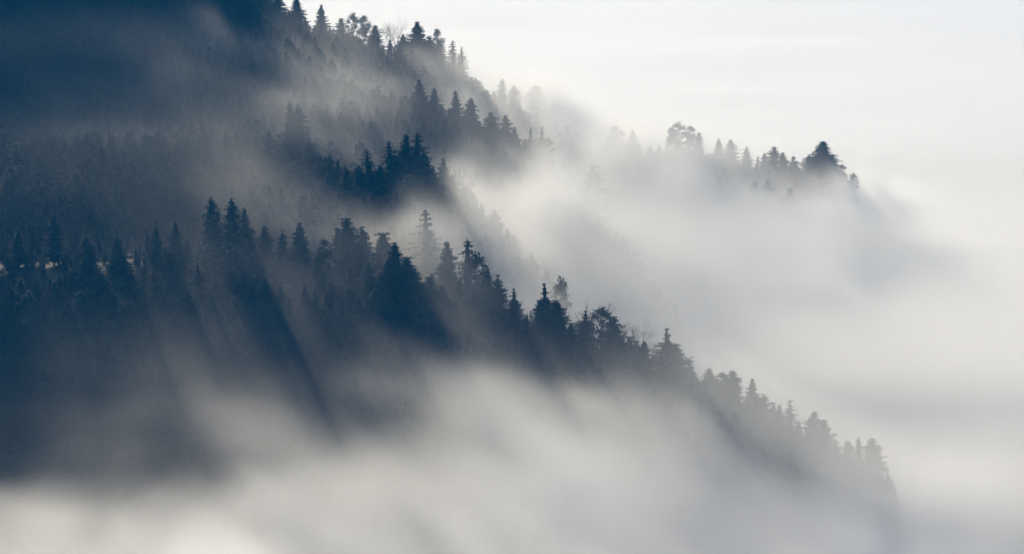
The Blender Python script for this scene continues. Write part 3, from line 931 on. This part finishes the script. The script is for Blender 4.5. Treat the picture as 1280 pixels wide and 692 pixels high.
def layer_tau(k, px, py):
    fogb, thick, cols = LAY[k]
    lo, hi = lin(34.0), lin(float(fogb))
    cp_ = np.array(sorted(cols))
    vgrid = np.arange(-640, 420, 4.0)
    tab = []
    for c in cp_:
        pts = cols[c]
        yc = max(min(float(crest_px(k, c)[0]), YCAP[k]), -20.0)
        vs = np.array([p[0] - yc for p in pts]); bs = np.array([p[1] for p in pts], float)
        al = np.clip((lin(bs) - lo) / (hi - lo), 0, 0.975)
        tau = -np.log(1 - al)
        tt = np.interp(vgrid, vs, tau)
        tt = np.where(vgrid < vs[0], tau[0] * np.clip(1 - (vs[0] - vgrid) / 22.0, 0, 1) ** 2, tt)
        tt = np.where(vgrid > vs[-1], tau[-1], tt)
        ker = np.array([1, 2, 3, 2, 1.0]) / 9
        tt = np.convolve(np.pad(tt, 2, mode='edge'), ker, 'valid')
        tab.append(tt)
    tab = np.array(tab)
    yc, dc = crest_px(k, px)
    yc = np.clip(yc, -20.0, YCAP[k])
    v = np.clip(py - yc, vgrid[0], vgrid[-1] - 0.01)
    fi = np.interp(px, cp_, np.arange(len(cp_)))
    i0 = np.clip(fi.astype(int), 0, len(cp_) - 2); fx = smooth(fi - i0)
    vi = (v - vgrid[0]) / 4.0
    j0 = vi.astype(int); fv = vi - j0
    t = (tab[i0, j0] * (1 - fv) + tab[i0, j0 + 1] * fv) * (1 - fx) + (tab[i0 + 1, j0] * (1 - fv) + tab[i0 + 1, j0 + 1] * fv) * fx
    return t, py - yc, dc, thick


def build_fog():
    xs = BX0 + np.arange(nx) * VX; ys = BY0 + np.arange(ny) * VY; zs = BZ0 + np.arange(nz) * VZ
    dens = np.zeros((nz, ny, nx), np.float32)
    X, Y = np.meshgrid(xs, ys)
    edge = smooth((X - BX0) / 40) * smooth((BX1 - X) / 40) * smooth((BY1 - Y) / 60)
    for iz, z in enumerate(zs):
        px, py, d = proj(X, Y, z)
        q = np.zeros_like(X)
        # curl the banks: shift the lookup by slow and by fine noise
        w1 = fbm(N1, X / 55 + 11, Y / 70, X * 0 + z / 30, 3) - 0.5
        w2 = fbm(N1, X / 55 + 31, Y / 70 + 5, X * 0 + z / 30 + 9, 3) - 0.5
        px, py = px + 70 * w1, py + 46 * w2
        wisp = fbm(N2, (X * 0.80 - z * 0.60) / 60 + 0.9 * w1, Y / 60, (z * 0.80 + X * 0.60) / 21 + 1.2 * w2, 5)
        wisp = np.clip(1.0 + 3.0 * (wisp - 0.5) * (1 - 0.65 * smooth((px - 680) / 160)), 0.12, 2.2)
        for k in (1, 2, 3, 4):
            tau, v, dc, thick = layer_tau(k, px, py)
            vm_ = np.clip(v, 0, 400) * dc / F           # metres below the crest
            dctr = dc - 0.92 * (24.0 + vm_) / 0.374      # far enough out for the sun to clear the crest
            sg = np.minimum(26.0 + 0.3 * vm_, 48.0)
            if k == 1:                                   # close enough in for the tall trees to shade it
                dctr = dc - ((20.5 + 1.5 * smooth((px - 420) / 120) + vm_) / (0.60 - 0.15 * smooth((px - 470) / 200) - 0.07 * smooth((px - 900) / 150)) + 0.9 * np.maximum(vm_ - 52, 0))
                sg = np.minimum(11.0 + 9.0 * smooth((px - 420) / 120) + (0.13 + 0.09 * smooth((px - 420) / 120)) * vm_, 40.0)
            if k > 1:                                    # gentle left slopes: clear of the canopy
                wl = 1 - smooth((px - 240) / 160)
                dctr = dctr * (1 - wl) + wl * (dc - (25.0 + (24.0 + vm_) / 0.27))
            if k > 1:                                    # stay behind the nearer spur
                lim = np.where((k == 4) & (px > 730), 1740.0, crest_px(k - 1, px)[1] + (45 + 30 * smooth((px - 240) / 160) if k < 4 else -25 + 100 * smooth((px - 220) / 140)))
                dctr = np.maximum(dctr, lim)
                sg = np.minimum(sg, 40.0)
            q += tau * np.exp(-0.5 * ((d - dctr) / sg) ** 2) / (sg * 2.507) * wisp
        # keep below a ceiling
        q *= smooth((BZ1 - 10 - z) / 20)
        q *= edge
        q[q < 3e-5] = 0
        dens[iz] = q * GAIN
    me = bpy.data.meshes.new('fog')
    n = nx * ny * nz
    me.vertices.add(n)
    co = np.empty((nz, ny, nx, 3), np.float32)
    co[..., 0] = xs[None, None, :]; co[..., 1] = ys[None, :, None]; co[..., 2] = zs[:, None, None]
    me.vertices.foreach_set('co', co.ravel())
    a = me.attributes.new('fog_density', 'FLOAT', 'POINT')
    a.data.foreach_set('value', dens.ravel())
    me.update()
    m = bpy.data.materials.new('fog'); m.use_nodes = True
    t = m.node_tree
    t.nodes.remove(t.nodes['Principled BSDF'])
    pv = t.nodes.new('ShaderNodeVolumePrincipled')
    pv.inputs['Color'].default_value = (1, 1, 1, 1)
    pv.inputs['Density'].default_value = 1.0 / GAIN
    pv.inputs['Anisotropy'].default_value = FOG_ANISO
    t.links.new(pv.outputs[0], t.nodes['Material Output'].inputs['Volume'])
    me.materials.append(m)
    fog = link('fog', me)
    tag(fog, 'drifting fog banks lying between the wooded spurs', 'fog', kind='stuff')
    g = bpy.data.node_groups.new('fog_volume', 'GeometryNodeTree')
    g.interface.new_socket('Geometry', in_out='INPUT', socket_type='NodeSocketGeometry')
    g.interface.new_socket('Geometry', in_out='OUTPUT', socket_type='NodeSocketGeometry')
    N = g.nodes; L = g.links
    gi, go = N.new('NodeGroupInput'), N.new('NodeGroupOutput')
    pos = N.new('GeometryNodeInputPosition')
    def vm(op, a, b):
        n_ = N.new('ShaderNodeVectorMath'); n_.operation = op
        L.new(a, n_.inputs[0])
        if b is not None: n_.inputs[1].default_value = b
        return n_
    s1 = vm('SUBTRACT', pos.outputs[0], (BX0, BY0, BZ0))
    s2 = vm('MULTIPLY', s1.outputs[0], (1 / VX, 1 / VY, 1 / VZ))
    s3 = vm('ADD', s2.outputs[0], (0.5, 0.5, 0.5))
    s4 = vm('FLOOR', s3.outputs[0], None)
    s5 = vm('DOT_PRODUCT', s4.outputs[0], (1.0, float(nx), float(nx * ny)))
    si = N.new('GeometryNodeSampleIndex'); si.data_type = 'FLOAT'; si.domain = 'POINT'
    na = N.new('GeometryNodeInputNamedAttribute'); na.data_type = 'FLOAT'; na.inputs['Name'].default_value = 'fog_density'
    L.new(gi.outputs[0], si.inputs['Geometry']); L.new(na.outputs[0], si.inputs['Value']); L.new(s5.outputs['Value'], si.inputs['Index'])
    vc = N.new('GeometryNodeVolumeCube')
    L.new(si.outputs[0], vc.inputs['Density'])
    vc.inputs['Min'].default_value = (BX0, BY0, BZ0)
    vc.inputs['Max'].default_value = (BX0 + (nx - 1) * VX, BY0 + (ny - 1) * VY, BZ0 + (nz - 1) * VZ)
    vc.inputs['Resolution X'].default_value = nx; vc.inputs['Resolution Y'].default_value = ny; vc.inputs['Resolution Z'].default_value = nz
    sm = N.new('GeometryNodeSetMaterial'); sm.inputs['Material'].default_value = m
    L.new(vc.outputs[0], sm.inputs['Geometry']); L.new(sm.outputs[0], go.inputs[0])
    fog.modifiers.new('fog_volume', 'NODES').node_group = g
    print('voxels', n, 'active', int((dens > 0).sum()), 'max', dens.max())


build_fog()


def build_sea():
    """the sea of fog over the valley: a closed slab with a rolling top, even density"""
    xs = np.concatenate([-np.geomspace(9000, 620, 12), np.arange(-600, 601, 20.0), np.geomspace(620, 9000, 12)])
    ys = np.concatenate([np.arange(300, 3000, 20.0), np.geomspace(3000, 26000, 60)])
    X, Y = np.meshgrid(xs, ys)
    top = 96 + 8 * (fbm(N1, X / 260, Y / 200, X * 0 + 7.5, 4) - 0.5) + 6 * (fbm(N2, X / 700, Y / 520, X * 0 + 2.5, 3) - 0.5) * smooth((Y - 1700) / 900)
    n = X.size
    co = np.concatenate([np.stack([X, Y, top], -1).reshape(-1, 3), np.stack([X, Y, X * 0 + FLOOR + 0.0], -1).reshape(-1, 3)])
    f = grid_faces(len(xs), len(ys))
    i = np.arange(n).reshape(X.shape)
    loop = np.concatenate([i[0, :-1], i[:-1, -1], i[-1, :0:-1], i[:0:-1, 0]])
    nxt = np.roll(loop, -1)
    sides = np.stack([loop, loop + n, nxt + n, nxt], -1)
    m = bpy.data.materials.new('fog_sea'); m.use_nodes = True
    t = m.node_tree
    t.nodes.remove(t.nodes['Principled BSDF'])
    pv = t.nodes.new('ShaderNodeVolumePrincipled')
    pv.inputs['Color'].default_value = (1, 1, 1, 1)
    pv.inputs['Density'].default_value = 0.022
    pv.inputs['Anisotropy'].default_value = FOG_ANISO
    t.links.new(pv.outputs[0], t.nodes['Material Output'].inputs['Volume'])
    me = mesh_np('fog_sea', co, [f, f[:, ::-1] + n, sides], m, True)
    tag(link('fog_sea', me), 'white sea of fog filling the valley to the horizon', 'fog', kind='stuff')


build_sea()


def build_haze():
    """thin blue air round the camera and everything in the scene"""
    x0, x1, y0, y1, z0, z1 = -45000.0, 45000.0, -3000.0, 55000.0, FLOOR - 6.0, CZ + 6.0
    co = [(x0, y0, z0), (x1, y0, z0), (x1, y1, z0), (x0, y1, z0), (x0, y0, z1), (x1, y0, z1), (x1, y1, z1), (x0, y1, z1)]
    f = np.array([[3, 2, 1, 0], [4, 5, 6, 7], [0, 1, 5, 4], [1, 2, 6, 5], [2, 3, 7, 6], [3, 0, 4, 7]])
    m = bpy.data.materials.new('haze'); m.use_nodes = True
    t = m.node_tree
    t.nodes.remove(t.nodes['Principled BSDF'])
    pv = t.nodes.new('ShaderNodeVolumePrincipled')
    pv.inputs['Color'].default_value = (0.03, 0.42, 1.0, 1)
    pv.inputs['Density'].default_value = 0.000072
    pv.inputs['Anisotropy'].default_value = 0.0
    t.links.new(pv.outputs[0], t.nodes['Material Output'].inputs['Volume'])
    tag(link('haze', mesh_np('haze', co, f, m)), 'thin blue haze in the air', 'haze', kind='stuff')


build_haze()


def build_bird():
    p = at(699, 169, 1500)
    e = bpy.data.objects.new('bird', None); COL.objects.link(e)
    e.location = p; e.rotation_euler = (0, R(-8), R(35))
    tag(e, 'tiny dark bird gliding in the fog right of the twin firs', 'bird')
    m, n, b = new_mat('dark_plumage')
    no = n.nodes.new('ShaderNodeTexNoise'); no.inputs['Scale'].default_value = 9
    cr = n.nodes.new('ShaderNodeValToRGB')
    cr.color_ramp.elements[0].color = (0.008, 0.008, 0.010, 1); cr.color_ramp.elements[1].color = (0.03, 0.03, 0.034, 1)
    n.links.new(no.outputs['Fac'], cr.inputs[0]); n.links.new(cr.outputs[0], b.inputs['Base Color'])
    g = Geo()
    g.tube([(0, -0.36, 0), (0, -0.22, 0.01), (0, 0, 0), (0, 0.22, 0.02), (0, 0.34, 0.05), (0, 0.43, 0.04), (0, 0.52, 0.02)],
           [0.03, 0.07, 0.11, 0.09, 0.06, 0.05, 0.006], 8)
    link('body', g.mesh('bird_body', m), e)
    g = Geo()
    for x in (-0.09, -0.045, 0.0, 0.045):
        g.tri((x, -0.3, 0.0), (x + 0.045, -0.3, 0.0), (x * 1.5 + 0.03, -0.62, 0.0))
    link('tail', g.mesh('bird_tail', m), e)
    for sx in (-1, 1):
        g = Geo()
        lead = [(sx * 0.06, 0.14, 0.03), (sx * 0.38, 0.24, 0.12), (sx * 0.66, 0.12, 0.14), (sx * 0.86, -0.08, 0.10)]
        trail = [(sx * 0.06, -0.12, 0.02), (sx * 0.36, -0.14, 0.10), (sx * 0.60, -0.16, 0.12), (sx * 0.80, -0.22, 0.09)]
        for i in range(3):
            g.tri(lead[i], lead[i + 1], trail[i]); g.tri(trail[i], lead[i + 1], trail[i + 1])
        g.tube(lead, [0.03, 0.025, 0.015, 0.006], 4)
        link('wing', g.mesh('bird_wing', m), e)


build_bird()
